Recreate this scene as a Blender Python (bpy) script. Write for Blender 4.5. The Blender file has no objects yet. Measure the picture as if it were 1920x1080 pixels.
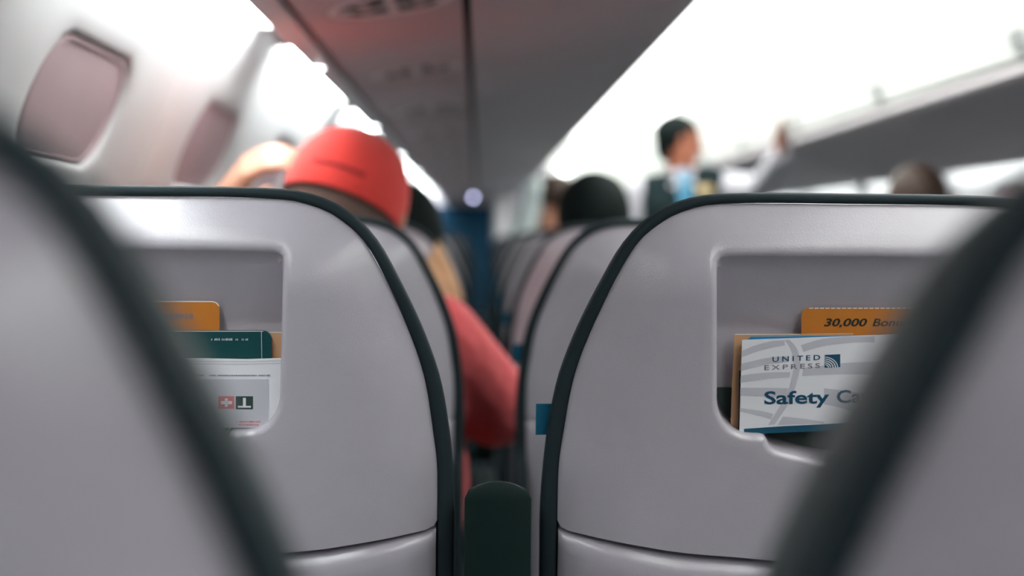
import bpy, bmesh, math, random
from mathutils import Vector, Matrix
random.seed(7)
S = bpy.context.scene
COL = S.collection

# ------------------------------------------------------------------ camera
F = 2900.0                       # focal length in pixels of the 1920 px frame
VPX, VPY = 898.0, 447.0          # where the cabin axis vanishes
ROLL = math.radians(0.6)
CAM = Vector((-0.0155, 0.0, 1.12))
Yc = Vector((VPX - 960, 540 - VPY, -F)).normalized()
Xc = Vector((math.cos(ROLL), -math.sin(ROLL), 0))
Xc = (Xc - Yc * Xc.dot(Yc)).normalized()
Zc = Xc.cross(Yc)
RCW = Matrix((Xc, Yc, Zc))       # rows = world axes in camera space -> cam-to-world
cd = bpy.data.cameras.new('camera')
cam = bpy.data.objects.new('camera', cd)
COL.objects.link(cam)
cam.matrix_world = Matrix.Translation(CAM) @ RCW.to_4x4()
cd.sensor_width = 36.0
cd.lens = F / 1920 * 36
cd.clip_start = 0.01
cd.dof.use_dof = True
cd.dof.focus_distance = 1.085
cd.dof.aperture_fstop = cd.lens / 14.6
S.camera = cam

# ------------------------------------------------------------------ world, exposure, light levels
w = bpy.data.worlds.new('world'); S.world = w; w.use_nodes = True
w.node_tree.nodes['Background'].inputs[0].default_value = (0.5, 0.55, 0.6, 1)
w.node_tree.nodes['Background'].inputs[1].default_value = 0.02
S.view_settings.view_transform = 'Standard'
S.view_settings.look = 'None'
S.view_settings.exposure = 1.25
S.view_settings.gamma = 1.0
S.view_settings.use_curve_mapping = False
E_CEIL = 2.2                      # glow of the added ceiling panels
E_WALL = 12.5                      # sidewall wash lights
E_LAMP = 6.0
PITCH = 0.79
D0 = 0.31
ROWS = 13

# ------------------------------------------------------------------ helpers
def ray(px, py):
    return (RCW @ Vector((px - 960, 540 - py, -F))).normalized()
def at(px, py, D):               # point on the pixel's ray at forward distance D
    r = ray(px, py)
    return CAM + r * (D / r.y)
def C(x, z, y=0.0):              # cabin section coordinates (measured from the eye) -> world
    return Vector((CAM.x + x, y, CAM.z + z))

MATS = {}
def srgb(r, g, b):
    f = lambda c: (c / 255 / 12.92) if c / 255 <= 0.04045 else ((c / 255 + 0.055) / 1.055) ** 2.4
    return (f(r), f(g), f(b), 1)
def mat(name, col, rough=0.5, spec=0.5, var=0.05, scale=40.0, bump=0.0, bscale=300.0, sheen=0.0, coat=0.0, sub=0.0, bdist=0.001):
    m = bpy.data.materials.new(name); m.use_nodes = True
    nt = m.node_tree; p = nt.nodes['Principled BSDF']
    tc = nt.nodes.new('ShaderNodeTexCoord')
    nz = nt.nodes.new('ShaderNodeTexNoise'); nz.inputs['Scale'].default_value = scale
    nz.inputs['Detail'].default_value = 4
    nt.links.new(tc.outputs['Object'], nz.inputs['Vector'])
    mx = nt.nodes.new('ShaderNodeMix'); mx.data_type = 'RGBA'
    mx.inputs[6].default_value = tuple(c * (1 - var) for c in col[:3]) + (1,)
    mx.inputs[7].default_value = tuple(min(1, c * (1 + var)) for c in col[:3]) + (1,)
    nt.links.new(nz.outputs['Fac'], mx.inputs[0])
    nt.links.new(mx.outputs[2], p.inputs['Base Color'])
    p.inputs['Roughness'].default_value = rough
    p.inputs['Specular IOR Level'].default_value = spec
    p.inputs['Coat Weight'].default_value = coat
    p.inputs['Sheen Weight'].default_value = sheen
    if sub:
        p.inputs['Subsurface Weight'].default_value = sub
        p.inputs['Subsurface Radius'].default_value = (0.02, 0.008, 0.005)
        p.inputs['Subsurface Scale'].default_value = 0.5
    if bump:
        n2 = nt.nodes.new('ShaderNodeTexNoise'); n2.inputs['Scale'].default_value = bscale
        nt.links.new(tc.outputs['Object'], n2.inputs['Vector'])
        b = nt.nodes.new('ShaderNodeBump'); b.inputs['Strength'].default_value = bump
        b.inputs['Distance'].default_value = bdist
        nt.links.new(n2.outputs['Fac'], b.inputs['Height'])
        nt.links.new(b.outputs['Normal'], p.inputs['Normal'])
    MATS[name] = m
    return m
def emit(name, col, strength):
    m = bpy.data.materials.new(name); m.use_nodes = True
    nt = m.node_tree; p = nt.nodes['Principled BSDF']
    p.inputs['Base Color'].default_value = (0.8, 0.8, 0.8, 1)
    p.inputs['Emission Color'].default_value = col
    p.inputs['Emission Strength'].default_value = strength
    MATS[name] = m
    return m
mat('shell', (0.415, 0.385, 0.432, 1), 0.25, 0.6, 0.03, 60, 0.10, 900)
mat('shell_low', (0.395, 0.365, 0.412, 1), 0.25, 0.6, 0.03, 60, 0.10, 900)
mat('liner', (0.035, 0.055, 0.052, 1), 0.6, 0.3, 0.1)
mat('trim', (0.019, 0.029, 0.034, 1), 0.65, 0.10, 0.1, 80, 0.12, 700)
mat('leather', (0.006, 0.022, 0.022, 1), 0.5, 0.4, 0.15, 30, 0.3, 250)
mat('armrest', (0.0022, 0.013, 0.0115, 1), 0.5, 0.22, 0.1, 60, 0.1, 700)
mat('tab', (0.008, 0.10, 0.18, 1), 0.8, 0.2, 0.1, 200, 0.3, 900)
mat('metal', (0.35, 0.35, 0.36, 1), 0.35, 0.5)
mat('wall', (0.60, 0.585, 0.59, 1), 0.5, 0.4, 0.02, 10, 0.05, 400)
mat('wall_joint', (0.86, 0.88, 0.87, 1), 0.5, 0.4, 0.02)
mat('shade', (0.39, 0.275, 0.29, 1), 0.7, 0.3, 0.04, 12)
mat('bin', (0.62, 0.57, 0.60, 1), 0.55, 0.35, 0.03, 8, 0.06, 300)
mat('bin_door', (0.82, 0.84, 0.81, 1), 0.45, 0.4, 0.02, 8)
mat('psu', (0.60, 0.48, 0.50, 1), 0.5, 0.4, 0.03, 12, 0.06, 400)
mat('psu_dark', (0.008, 0.012, 0.012, 1), 0.6, 0.3, 0.1)
mat('psu_light', (0.86, 0.78, 0.79, 1), 0.4, 0.5, 0.03)
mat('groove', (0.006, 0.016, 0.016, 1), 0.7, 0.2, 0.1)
mat('lip', (0.80, 0.79, 0.81, 1), 0.45, 0.4, 0.03)
mat('ceiling', (0.75, 0.77, 0.75, 1), 0.6, 0.3, 0.02)
mat('carpet', (0.05, 0.07, 0.085, 1), 0.95, 0.1, 0.4, 200, 0.6, 500)
mat('bulkhead', (0.40, 0.38, 0.42, 1), 0.5, 0.4, 0.04)
mat('blue_cloth', (0.004, 0.036, 0.075, 1), 0.85, 0.2, 0.2, 30, 0.3, 300)
mat('skin', (0.52, 0.24, 0.16, 1), 0.5, 0.4, 0.08, 30, 0.1, 200, sub=0.08)
mat('skin_light', (0.56, 0.28, 0.19, 1), 0.5, 0.4, 0.08, 30, 0.1, 200, sub=0.08)
mat('skin_tan', (0.40, 0.14, 0.08, 1), 0.5, 0.4, 0.08, 30, 0.1, 200, sub=0.06)
mat('stubble', (0.16, 0.095, 0.08, 1), 0.75, 0.2, 0.2, 90, 0.4, 400)
mat('hair_black', (0.004, 0.0085, 0.008, 1), 0.75, 0.12, 0.4, 60, 0.6, 200)
mat('hair_brown', (0.045, 0.025, 0.018, 1), 0.6, 0.3, 0.3, 60, 0.6, 200)
mat('cap_red', (0.78, 0.055, 0.045, 1), 0.8, 0.2, 0.05, 60, 0.2, 900, sheen=0.2)
mat('cap_thread', (0.20, 0.02, 0.025, 1), 0.8, 0.2, 0.1)
mat('coral', (0.70, 0.105, 0.115, 1), 0.9, 0.15, 0.12, 40, 0.8, 26, sheen=0.3, bdist=0.012)
mat('tan_cloth', (0.68, 0.42, 0.25, 1), 0.9, 0.15, 0.1, 40, 0.3, 250)
mat('shirt_white', (0.62, 0.60, 0.66, 1), 0.8, 0.2, 0.04, 30, 0.2, 300)
mat('shirt_mint', (0.78, 0.88, 0.88, 1), 0.8, 0.2, 0.04, 30, 0.2, 300)
mat('vest', (0.004, 0.014, 0.017, 1), 0.8, 0.2, 0.2, 40, 0.3, 300)
mat('trousers', (0.008, 0.012, 0.02, 1), 0.85, 0.2, 0.2, 40)
mat('tie', (0.06, 0.24, 0.38, 1), 0.6, 0.3, 0.1, 60)
mat('gold', (0.62, 0.47, 0.25, 1), 0.4, 0.5, 0.1)
mat('eye', (0.03, 0.02, 0.02, 1), 0.3, 0.5, 0.1)
mat('lip_skin', (0.40, 0.12, 0.09, 1), 0.5, 0.4, 0.1)
mat('card_white', (0.72, 0.71, 0.76, 1), 0.35, 0.5, 0.02)
mat('card_grey', (0.50, 0.49, 0.55, 1), 0.4, 0.5, 0.02)
mat('card_navy', (0.010, 0.075, 0.13, 1), 0.4, 0.5, 0.05)
mat('ink_navy', (0.006, 0.06, 0.12, 1), 0.5, 0.4, 0.05)
mat('ink_grey', (0.20, 0.17, 0.22, 1), 0.5, 0.4, 0.05)
mat('card_blue', (0.012, 0.20, 0.42, 1), 0.4, 0.5, 0.05)
mat('card_orange', (0.50, 0.17, 0.022, 1), 0.4, 0.5, 0.15, 60)
mat('card_edge', (0.75, 0.70, 0.66, 1), 0.5, 0.4, 0.05)
mat('card_tan', (0.55, 0.31, 0.17, 1), 0.5, 0.4, 0.08, 30)
mat('ink_black', (0.012, 0.02, 0.018, 1), 0.5, 0.4, 0.1)
mat('ink_red', (0.60, 0.16, 0.17, 1), 0.5, 0.4, 0.05)
mat('mag_teal', (0.006, 0.055, 0.06, 1), 0.35, 0.5, 0.1, 60)
mat('dark_slate', (0.03, 0.055, 0.05, 1), 0.5, 0.4, 0.1)
emit('e_ceil', (0.97, 1.0, 0.955, 1), E_CEIL)
emit('e_wall', (0.93, 1.0, 0.98, 1), E_WALL)
emit('e_lamp', (0.95, 1.0, 1.0, 1), E_LAMP)
emit('e_dim', (0.60, 0.62, 0.95, 1), 4.5)

def link(name, me, parent=None):
    o = bpy.data.objects.new(name, me); COL.objects.link(o)
    if parent: o.parent = parent
    return o
def mesh(name, verts, faces, m, parent=None, smooth=True, angle=35, origin=None):
    me = bpy.data.meshes.new(name)
    vs = [Vector(v) for v in verts]
    if origin is not None:
        origin = Vector(origin); vs = [v - origin for v in vs]
    me.from_pydata([tuple(v) for v in vs], [], faces)
    bm = bmesh.new(); bm.from_mesh(me)
    bmesh.ops.remove_doubles(bm, verts=bm.verts, dist=1e-6)
    bmesh.ops.recalc_face_normals(bm, faces=bm.faces)
    bm.to_mesh(me); bm.free()
    me.materials.append(MATS[m])
    if smooth:
        for p in me.polygons: p.use_smooth = True
        me.set_sharp_from_angle(angle=math.radians(angle))
    o = link(name, me, parent)
    if origin is not None: o.location = origin
    return o
def empty(name, loc=(0, 0, 0)):
    o = bpy.data.objects.new(name, None); COL.objects.link(o); o.location = loc
    o.empty_display_size = 0.05
    return o
def tag(o, label=None, cat=None, group=None, kind=None):
    if label: o['label'] = label
    if cat: o['category'] = cat
    if group: o['group'] = group
    if kind: o['kind'] = kind
    return o
def copy_tree(o, parent=None):
    c = o.copy(); COL.objects.link(c); c.parent = parent
    for ch in list(o.children): copy_tree(ch, c)
    return c
def loft(loops, closed=True, cap0=False, cap1=False):
    vs = []; fs = []; n = len(loops[0])
    for L in loops: vs += list(L)
    for i in range(len(loops) - 1):
        for j in range(n if closed else n - 1):
            a = i * n + j; b = i * n + (j + 1) % n
            fs.append((a, b, b + n, a + n))
    if cap0: fs.append(tuple(range(n)))
    if cap1: fs.append(tuple(range((len(loops) - 1) * n, len(loops) * n)))
    return vs, fs
def prism_y(sec, y0, y1, name, m, parent=None, origin=None, smooth=True, ys=None, angle=35):
    """extrude a closed section (list of world x,z) along the cabin"""
    ys = ys or [y0, y1]
    loops = [[Vector((p[0], y, p[1])) for p in sec] for y in ys]
    v, f = loft(loops, True, True, True)
    return mesh(name, v, f, m, parent, smooth, angle, origin)
def rbox(name, lo, hi, r, m, parent=None, origin=None, seg=2):
    bm = bmesh.new(); bmesh.ops.create_cube(bm, size=1)
    lo = Vector(lo); hi = Vector(hi)
    for v in bm.verts:
        v.co = Vector((lo[i] + (v.co[i] + 0.5) * (hi[i] - lo[i]) for i in range(3)))
    if r: bmesh.ops.bevel(bm, geom=list(bm.edges), offset=r, segments=seg, profile=0.5, affect='EDGES')
    vs = [v.co.copy() for v in bm.verts]; fs = [tuple(v.index for v in f.verts) for f in bm.faces]
    bm.free()
    return mesh(name, vs, fs, m, parent, True, 35, origin)
def disc_lathe(name, center, axis, prof, m, parent=None, origin=None, n=28, caps=True):
    """revolve prof [(radius, height)] about axis through center"""
    axis = Vector(axis).normalized()
    u = axis.orthogonal().normalized(); v = axis.cross(u)
    loops = []
    for r, h in prof:
        loops.append([Vector(center) + axis * h + (u * math.cos(a) + v * math.sin(a)) * r
                      for a in [2 * math.pi * i / n for i in range(n)]])
    vs, fs = loft(loops, True, caps, caps)
    return mesh(name, vs, fs, m, parent, True, 40, origin)
def catmull(pts, n=10, closed=False):
    out = []; N = len(pts)
    rng = range(N) if closed else range(N - 1)
    for i in rng:
        g = lambda k: Vector(pts[k % N]) if closed else Vector(pts[max(0, min(N - 1, k))])
        p0, p1, p2, p3 = g(i - 1), g(i), g(i + 1), g(i + 2)
        for j in range(n):
            t = j / n
            out.append(0.5 * ((2 * p1) + (p2 - p0) * t + (2 * p0 - 5 * p1 + 4 * p2 - p3) * t * t + (3 * p1 - p0 - 3 * p2 + p3) * t ** 3))
    if not closed: out.append(Vector(pts[-1]))
    return out
def relax(pts, k=3):
    p = [Vector(q) for q in pts]
    for _ in range(k):
        p = [p[0]] + [(p[i - 1] + p[i] * 2 + p[i + 1]) / 4 for i in range(1, len(p) - 1)] + [p[-1]]
    return p
def resample(pts, n):
    L = [0]
    for i in range(1, len(pts)): L.append(L[-1] + (pts[i] - pts[i - 1]).length)
    out = []; k = 0
    for i in range(n):
        s = L[-1] * i / (n - 1)
        while k < len(L) - 2 and L[k + 1] < s: k += 1
        t = (s - L[k]) / max(1e-9, L[k + 1] - L[k])
        out.append(pts[k].lerp(pts[k + 1], min(1, max(0, t))))
    return out

# ------------------------------------------------------------------ seat geometry
T = math.radians(8)               # lean of the upright backrest
ZREF = 0.95                       # height at which the row distance is measured
ZT = 1.149                        # top of the backrest
SC = 0.2575                       # half of the seat spacing: seat centre from the gap between the two
def P(x, h, d=0.0):               # backrest coordinates -> seat-local: h down from the top, d forward
    z0 = ZT - h * math.cos(T)
    return Vector((x, (ZREF - z0) * math.tan(T) + d * math.cos(T), z0 + d * math.sin(T)))
def inv(px, py, side=1, d=0.0, row=1):
    """pixel -> (x, h) on the backrest plane of a seat in a row; side +1 aisle seat, -1 window seat"""
    r = ray(px, py); Y = D0 + PITCH * row
    n = Vector((0, math.cos(T), math.sin(T)))
    q = P(0, 0, d) + Vector((0, Y, 0))
    t = n.dot(q - CAM) / n.dot(r)
    p = CAM + r * t
    return Vector((p.x - side * SC, (ZT + d * math.sin(T) - p.z) / math.cos(T)))
def seatpt(px, py, side, d, row=1):   # pixel -> world, on a plane d behind the backrest surface
    v = inv(px, py, side, d, row)
    return P(v.x, v.y, d) + Vector((side * SC, D0 + PITCH * row, 0))

OUT_PX = [(1640, 365.5), (1467, 364.5), (1367, 366), (1317, 370.5), (1267, 384), (1217, 411), (1168, 460), (1130, 523), (1090, 600),
          (1063, 663), (1043, 722), (1027, 803), (1017, 887), (1012, 970), (1011, 1080)]
INN_PX = [(1640, 385), (1467, 383), (1367, 384), (1317, 389), (1267, 404), (1228, 428), (1193, 460), (1153, 527), (1117, 600),
          (1087, 673), (1070, 733), (1057, 810), (1048, 870), (1045.5, 953), (1044, 1080)]
def half(pxs):
    loc = [inv(p[0], p[1], 1, 0.025) for p in pxs]
    h0 = loc[1].y
    loc = [Vector((0, h0))] + loc[1:]
    return loc
outL = half(OUT_PX); innL = half(INN_PX)
dh = outL[0].y                     # make the outline start at h=0
outL = [Vector((p.x, p.y - dh)) for p in outL]; innL = [Vector((p.x, p.y - dh)) for p in innL]
ZT = ZT - dh * math.cos(T)
outL = outL + [Vector((outL[-1].x, 0.45)), Vector((outL[-1].x + 0.004, 0.62))]
innL = innL + [Vector((innL[-1].x, 0.45)), Vector((innL[-1].x + 0.004, 0.62))]
outL = resample(relax(catmull(outL, 12), 6), 90)
innL = resample(relax(catmull(innL, 12), 6), 90)
def mirror(L): return [Vector((-p.x, p.y)) for p in reversed(L)] 
OUT = [Vector((-p.x, p.y)) for p in reversed(outL)] + outL[1:]   # right bottom -> top -> left bottom
OUT = [Vector((p.x, p.y)) for p in OUT]
INN = [Vector((-p.x, p.y)) for p in reversed(innL)] + innL[1:]

SEAM_PX = [(1046, 986), (1060, 995), (1107, 1010), (1173, 1022), (1273, 1037), (1380, 1045), (1467, 1052), (1617, 1057)]
seam = [inv(p[0], p[1], 1, 0.02 if p[0] < 1080 else 0.006 if p[0] < 1150 else 0.001) for p in SEAM_PX]
seam[-1].x = 0
seam = catmull(seam, 6)
POCK_PX = [(1617, 486), (1400, 486), (1366, 487), (1353, 491), (1348, 502), (1347, 560), (1347, 727), (1347, 757), (1353, 781), (1367, 801), (1386, 813),
           (1405, 817), (1428, 818), (1438, 823), (1444, 836), (1456, 845), (1496, 855), (1540, 866), (1580, 871), (1617, 872)]
pk = [inv(*p) for p in POCK_PX]
pk[0].x = 0; pk[-1].x = 0
pk = relax(catmull(pk, 6), 2)
H_SLOT = inv(1347, 727, 1, 0.028).y

def ray_hit(poly, c, a):
    d = Vector((math.cos(a), math.sin(a))); best = None
    n = len(poly)
    for i in range(n):
        p = poly[i] - c; q = poly[(i + 1) % n] - c; e = q - p
        den = d.x * e.y - d.y * e.x
        if abs(den) < 1e-12: continue
        t = (p.x * e.y - p.y * e.x) / den
        s = (p.x * d.y - p.y * d.x) / den
        if t > 0 and -1e-6 <= s <= 1 + 1e-6:
            if best is None or t > best: best = t
    return c + d * best
def dist_poly(p, poly):
    b = 9
    for i in range(len(poly) - 1):
        a = poly[i]; e = poly[i + 1] - a
        t = max(0, min(1, (p - a).dot(e) / max(1e-12, e.dot(e))))
        b = min(b, (p - a - e * t).length)
    return b

def build_seat_meshes():
    """all parts of one seat at the origin, returns the root (window variant, armrests are added later)"""
    root = empty('airplane_seat')
    # --- closed contours for the shell
    seam_y = {}
    upper = [p for p in INN if p.y < seam[0].y]
    left_seam = [p for p in seam]                      # x from negative side to 0
    full_seam = left_seam + [Vector((-p.x, p.y)) for p in reversed(left_seam[:-1])]
    shell_c = upper[:]                                 # from right-bottom over top to left-bottom (x: + -> -)
    shell_c = shell_c + full_seam
    pocket_c = pk + [Vector((-p.x, p.y)) for p in reversed(pk[1:-1])]
    c = Vector((0, (pk[0].y + pk[-1].y) / 2 - 0.01))
    angs = set()
    for poly in (resample(pocket_c + [pocket_c[0]], 200)[:-1], resample(shell_c + [shell_c[0]], 220)[:-1]):
        for p in poly:
            v = p - c; angs.add(round(math.atan2(v.y, v.x), 4))
    angs = sorted(angs)
    keep = [angs[0]]
    for a in angs[1:]:
        if a - keep[-1] > 0.008: keep.append(a)
    angs = keep
    pin = [ray_hit(pocket_c, c, a) for a in angs]
    pout = [ray_hit(shell_c, c, a) for a in angs]
    side_top = [p for p in INN if p.y < 0.30]
    n = len(angs)
    # outward offset of the pocket contour for the rolled lip
    pbev = []
    for i in range(n):
        t = (pin[(i + 1) % n] - pin[i - 1]).normalized(); nn = Vector((t.y, -t.x))
        if nn.dot(pin[i] - c) < 0: nn = -nn
        pbev.append(nn)
    topw = [max(0.0, -pbev[i].y) ** 2 if pin[i].y < c.y else 0.0 for i in range(n)]
    def crown(p):
        d = dist_poly(p, side_top)
        r = 0.0
        if d < 0.058: r += 0.020 * (1 - d / 0.058) ** 2.2
        r += 0.006 * (p.x / 0.2) ** 2
        if p.y < 0.075: r += 0.010 * (1 - p.y / 0.075) ** 1.6
        return r
    loops = []
    # inside: back wall -> wall -> lip
    def wallin(i):
        p = pin[i]; q = Vector(p)
        top = topw[i]
        q.y += 0.010 * top
        q = c + (q - c) * 0.985
        return q
    back = [wallin(i) for i in range(n)]
    base_d = 0.006
    for s in (0.25, 0.6, 0.9, 1.0):
        L = []
        for i in range(n):
            q = c + (back[i] - c) * s
            L.append(P(q.x, q.y, 0.0098 + 0.0202 * max(0.0, min(1.0, (q.y - pk[0].y) / 0.055)) ** 0.9))
        loops.append(L)
    for k in range(5):                                  # rolled lip
        a = math.pi / 2 * k / 4
        L = []
        for i in range(n):
            off = 0.0052 * (1 - math.cos(a)); dep = 0.0052 * (1 - math.sin(a))
            top = topw[i]
            q = pin[i] + pbev[i] * off * (1 + 2.0 * top)
            L.append(P(q.x, q.y, crown(q) + dep * (1 - 0.15 * top)))
        loops.append(L)
    lip = [pin[i] + pbev[i] * 0.0052 * (1 + 2.0 * topw[i]) for i in range(n)]
    for s in (0.08, 0.18, 0.3, 0.42, 0.54, 0.66, 0.76, 0.85, 0.92, 0.97, 1.0):
        L = []
        for i in range(n):
            q = lip[i].lerp(pout[i], s)
            dd = crown(q)
            L.append(P(q.x, q.y, dd))
        loops.append(L)
    for off, dep in ((-0.0006, 0.0012), (-0.001, 0.004), (-0.001, 0.014)):  # rounded rim
        L = []
        for i in range(n):
            q = pout[i] + (c - pout[i]).normalized() * (-off)
            L.append(P(q.x, q.y, crown(pout[i]) + dep))
        loops.append(L)
    v, f = loft(loops, True, True, False)
    mesh('back_shell', v, f, 'shell', root, True, 50)
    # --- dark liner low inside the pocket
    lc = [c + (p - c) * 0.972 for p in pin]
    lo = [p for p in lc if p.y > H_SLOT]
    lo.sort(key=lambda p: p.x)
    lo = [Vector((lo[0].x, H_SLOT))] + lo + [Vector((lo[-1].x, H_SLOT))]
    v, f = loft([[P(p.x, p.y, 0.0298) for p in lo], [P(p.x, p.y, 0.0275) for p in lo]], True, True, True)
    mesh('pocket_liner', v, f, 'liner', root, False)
    # --- trim band round the shell: cross section from inner to outer contour, then forward
    a_in = resample(INN, 160); a_out = resample(OUT, 160)
    sec = [(-0.10, 0.010), (0.0, 0.0028), (0.08, -0.0008), (0.25, -0.0024), (0.70, -0.0022), (0.90, -0.0010), (0.98, 0.0014), (1.0, 0.0045), (0.95, 0.011), (0.72, 0.022), (0.4, 0.034)]
    loops = []
    for u, dep in sec:
        L = []
        for p, q in zip(a_in, a_out):
            r = p.lerp(q, u)
            L.append(P(r.x, r.y, crown(p) + dep))
        loops.append(L)
    v, f = loft(loops, False)
    mesh('edge_trim', v, f, 'trim', root, True, 60)
    # --- lower panel under the seam
    sp = full_seam
    lows = []
    for off, dep in ((0.0015, 0.016), (0.0022, 0.0075), (0.0042, 0.0022), (0.0085, -0.0005), (0.016, -0.001), (0.05, 0.001), (0.15, 0.003), (0.36, 0.004)):
        L = []
        for p in sp:
            k = 1 - abs(p.x) / max(1e-6, abs(sp[0].x))
            hh = p.y + off * (1 + 0.9 * min(1, k * 2.5)) if off < 0.05 else p.y * (1 - off / 0.36) + (0.62) * (off / 0.36)
            x = p.x
            xx = max(-abs(sp[0].x) + 0.0006, min(abs(sp[0].x) - 0.0006, x))
            e = max(0.0, abs(xx) - (abs(sp[0].x) - 0.006)) / 0.006
            L.append(P(xx, hh, crown(Vector((xx, min(0.29, p.y)))) * 0.9 + dep + 0.002 * e * e))
        lows.append(L)
    v, f = loft(lows, False)
    mesh('lower_panel', v, f, 'shell_low', root, True, 50)
    # --- backrest cushion in front of the shell
    oc = [p for p in a_out]
    loops = []
    cc = Vector((0, 0.3))
    for s, dep in ((0.90, 0.016), (0.935, 0.026), (0.95, 0.04), (0.95, 0.070), (0.935, 0.087), (0.89, 0.099), (0.78, 0.106), (0.5, 0.110)):
        L = []
        for p in oc:
            q = cc + (p - cc) * s
            L.append(P(q.x, min(q.y, 0.62), dep + 0.022))
        loops.append(L)
    v, f = loft(loops, True, True, True)
    mesh('backrest_cushion', v, f, 'leather', root, True, 50)
    # --- seat cushion, frame, legs
    rbox('seat_cushion', (-0.225, 0.11, 0.36), (0.225, 0.60, 0.475), 0.035, 'leather', root, None, 3)
    rbox('seat_frame', (-0.215, 0.10, 0.31), (0.215, 0.55, 0.355), 0.008, 'metal', root)
    for x in (-0.15, 0.15):
        rbox('leg', (x - 0.015, 0.20, 0.0), (x + 0.015, 0.26, 0.312), 0.006, 'metal', root)
    return root, crown

BACKPARTS = ('back_shell', 'pocket_liner', 'edge_trim', 'lower_panel', 'backrest_cushion', 'seat_tab')
def recline(root, deg, dz=0.0):
    piv = Vector((0, 0.12, 0.45))
    R = Matrix.Translation((0, 0, dz)) @ Matrix.Translation(piv) @ Matrix.Rotation(math.radians(deg), 4, 'X') @ Matrix.Translation(-piv)
    for ch in root.children:
        if ch.name.split('.')[0] in BACKPARTS: ch.matrix_basis = R

ORD = ['nearest', 'second', 'third', 'fourth', 'fifth', 'sixth', 'seventh', 'eighth', 'ninth', 'tenth', 'eleventh', 'twelfth', 'thirteenth']

# ================================================================== CABIN SHELL
Y0, Y1 = -2.45, 11.3
MX = 1.54                                          # mirror of the section about the aisle centre
def sec_pts(pts, right):                           # section points (eye-relative) -> world x,z
    return [((CAM.x + (MX - x if right else x)), CAM.z + z) for x, z in pts]
# floor
mesh('floor', [C(-0.62, -1.12, Y0), C(MX + 0.62, -1.12, Y0), C(MX + 0.62, -1.12, Y1 + 1), C(-0.62, -1.12, Y1 + 1)], [(0, 1, 2, 3)], 'carpet')['kind'] = 'structure'

PROF = [(-0.325, 0.345), (-0.350, 0.305), (-0.378, 0.250), (-0.412, 0.170), (-0.452, 0.078), (-0.490, -0.010), (-0.528, -0.110), (-0.552, -0.22), (-0.56, -0.34)]
prof = catmull([Vector(p) for p in PROF], 8)
plen = [0.0]
for i in range(1, len(prof)): plen.append(plen[-1] + (prof[i] - prof[i - 1]).length)
def wallpt(s, out=0.0):
    s = max(0, min(plen[-1], s)); k = 0
    while k < len(plen) - 2 and plen[k + 1] < s: k += 1
    t = (s - plen[k]) / (plen[k + 1] - plen[k])
    p = prof[k].lerp(prof[k + 1], t)
    e = (prof[k + 1] - prof[k]).normalized(); nn = Vector((e.y, -e.x))   # outward
    if nn.x > 0: nn = -nn
    return p + nn * out
S_WIN = next(plen[i] for i in range(len(prof)) if prof[i].y < 0.143)
WY, WS, WR = 0.172, 0.068, 0.064                   # half sizes and corner radius of a window opening
def rrect(a, b, r, n=6):
    out = []
    for cx, cy, a0 in ((a - r, b - r, 0), (-a + r, b - r, 90), (-a + r, -b + r, 180), (a - r, -b + r, 270)):
        for k in range(n + 1):
            t = math.radians(a0 + 90 * k / n)
            out.append(Vector((cx + r * math.cos(t), cy + r * math.sin(t))))
    return out
MOD = 0.79
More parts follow.
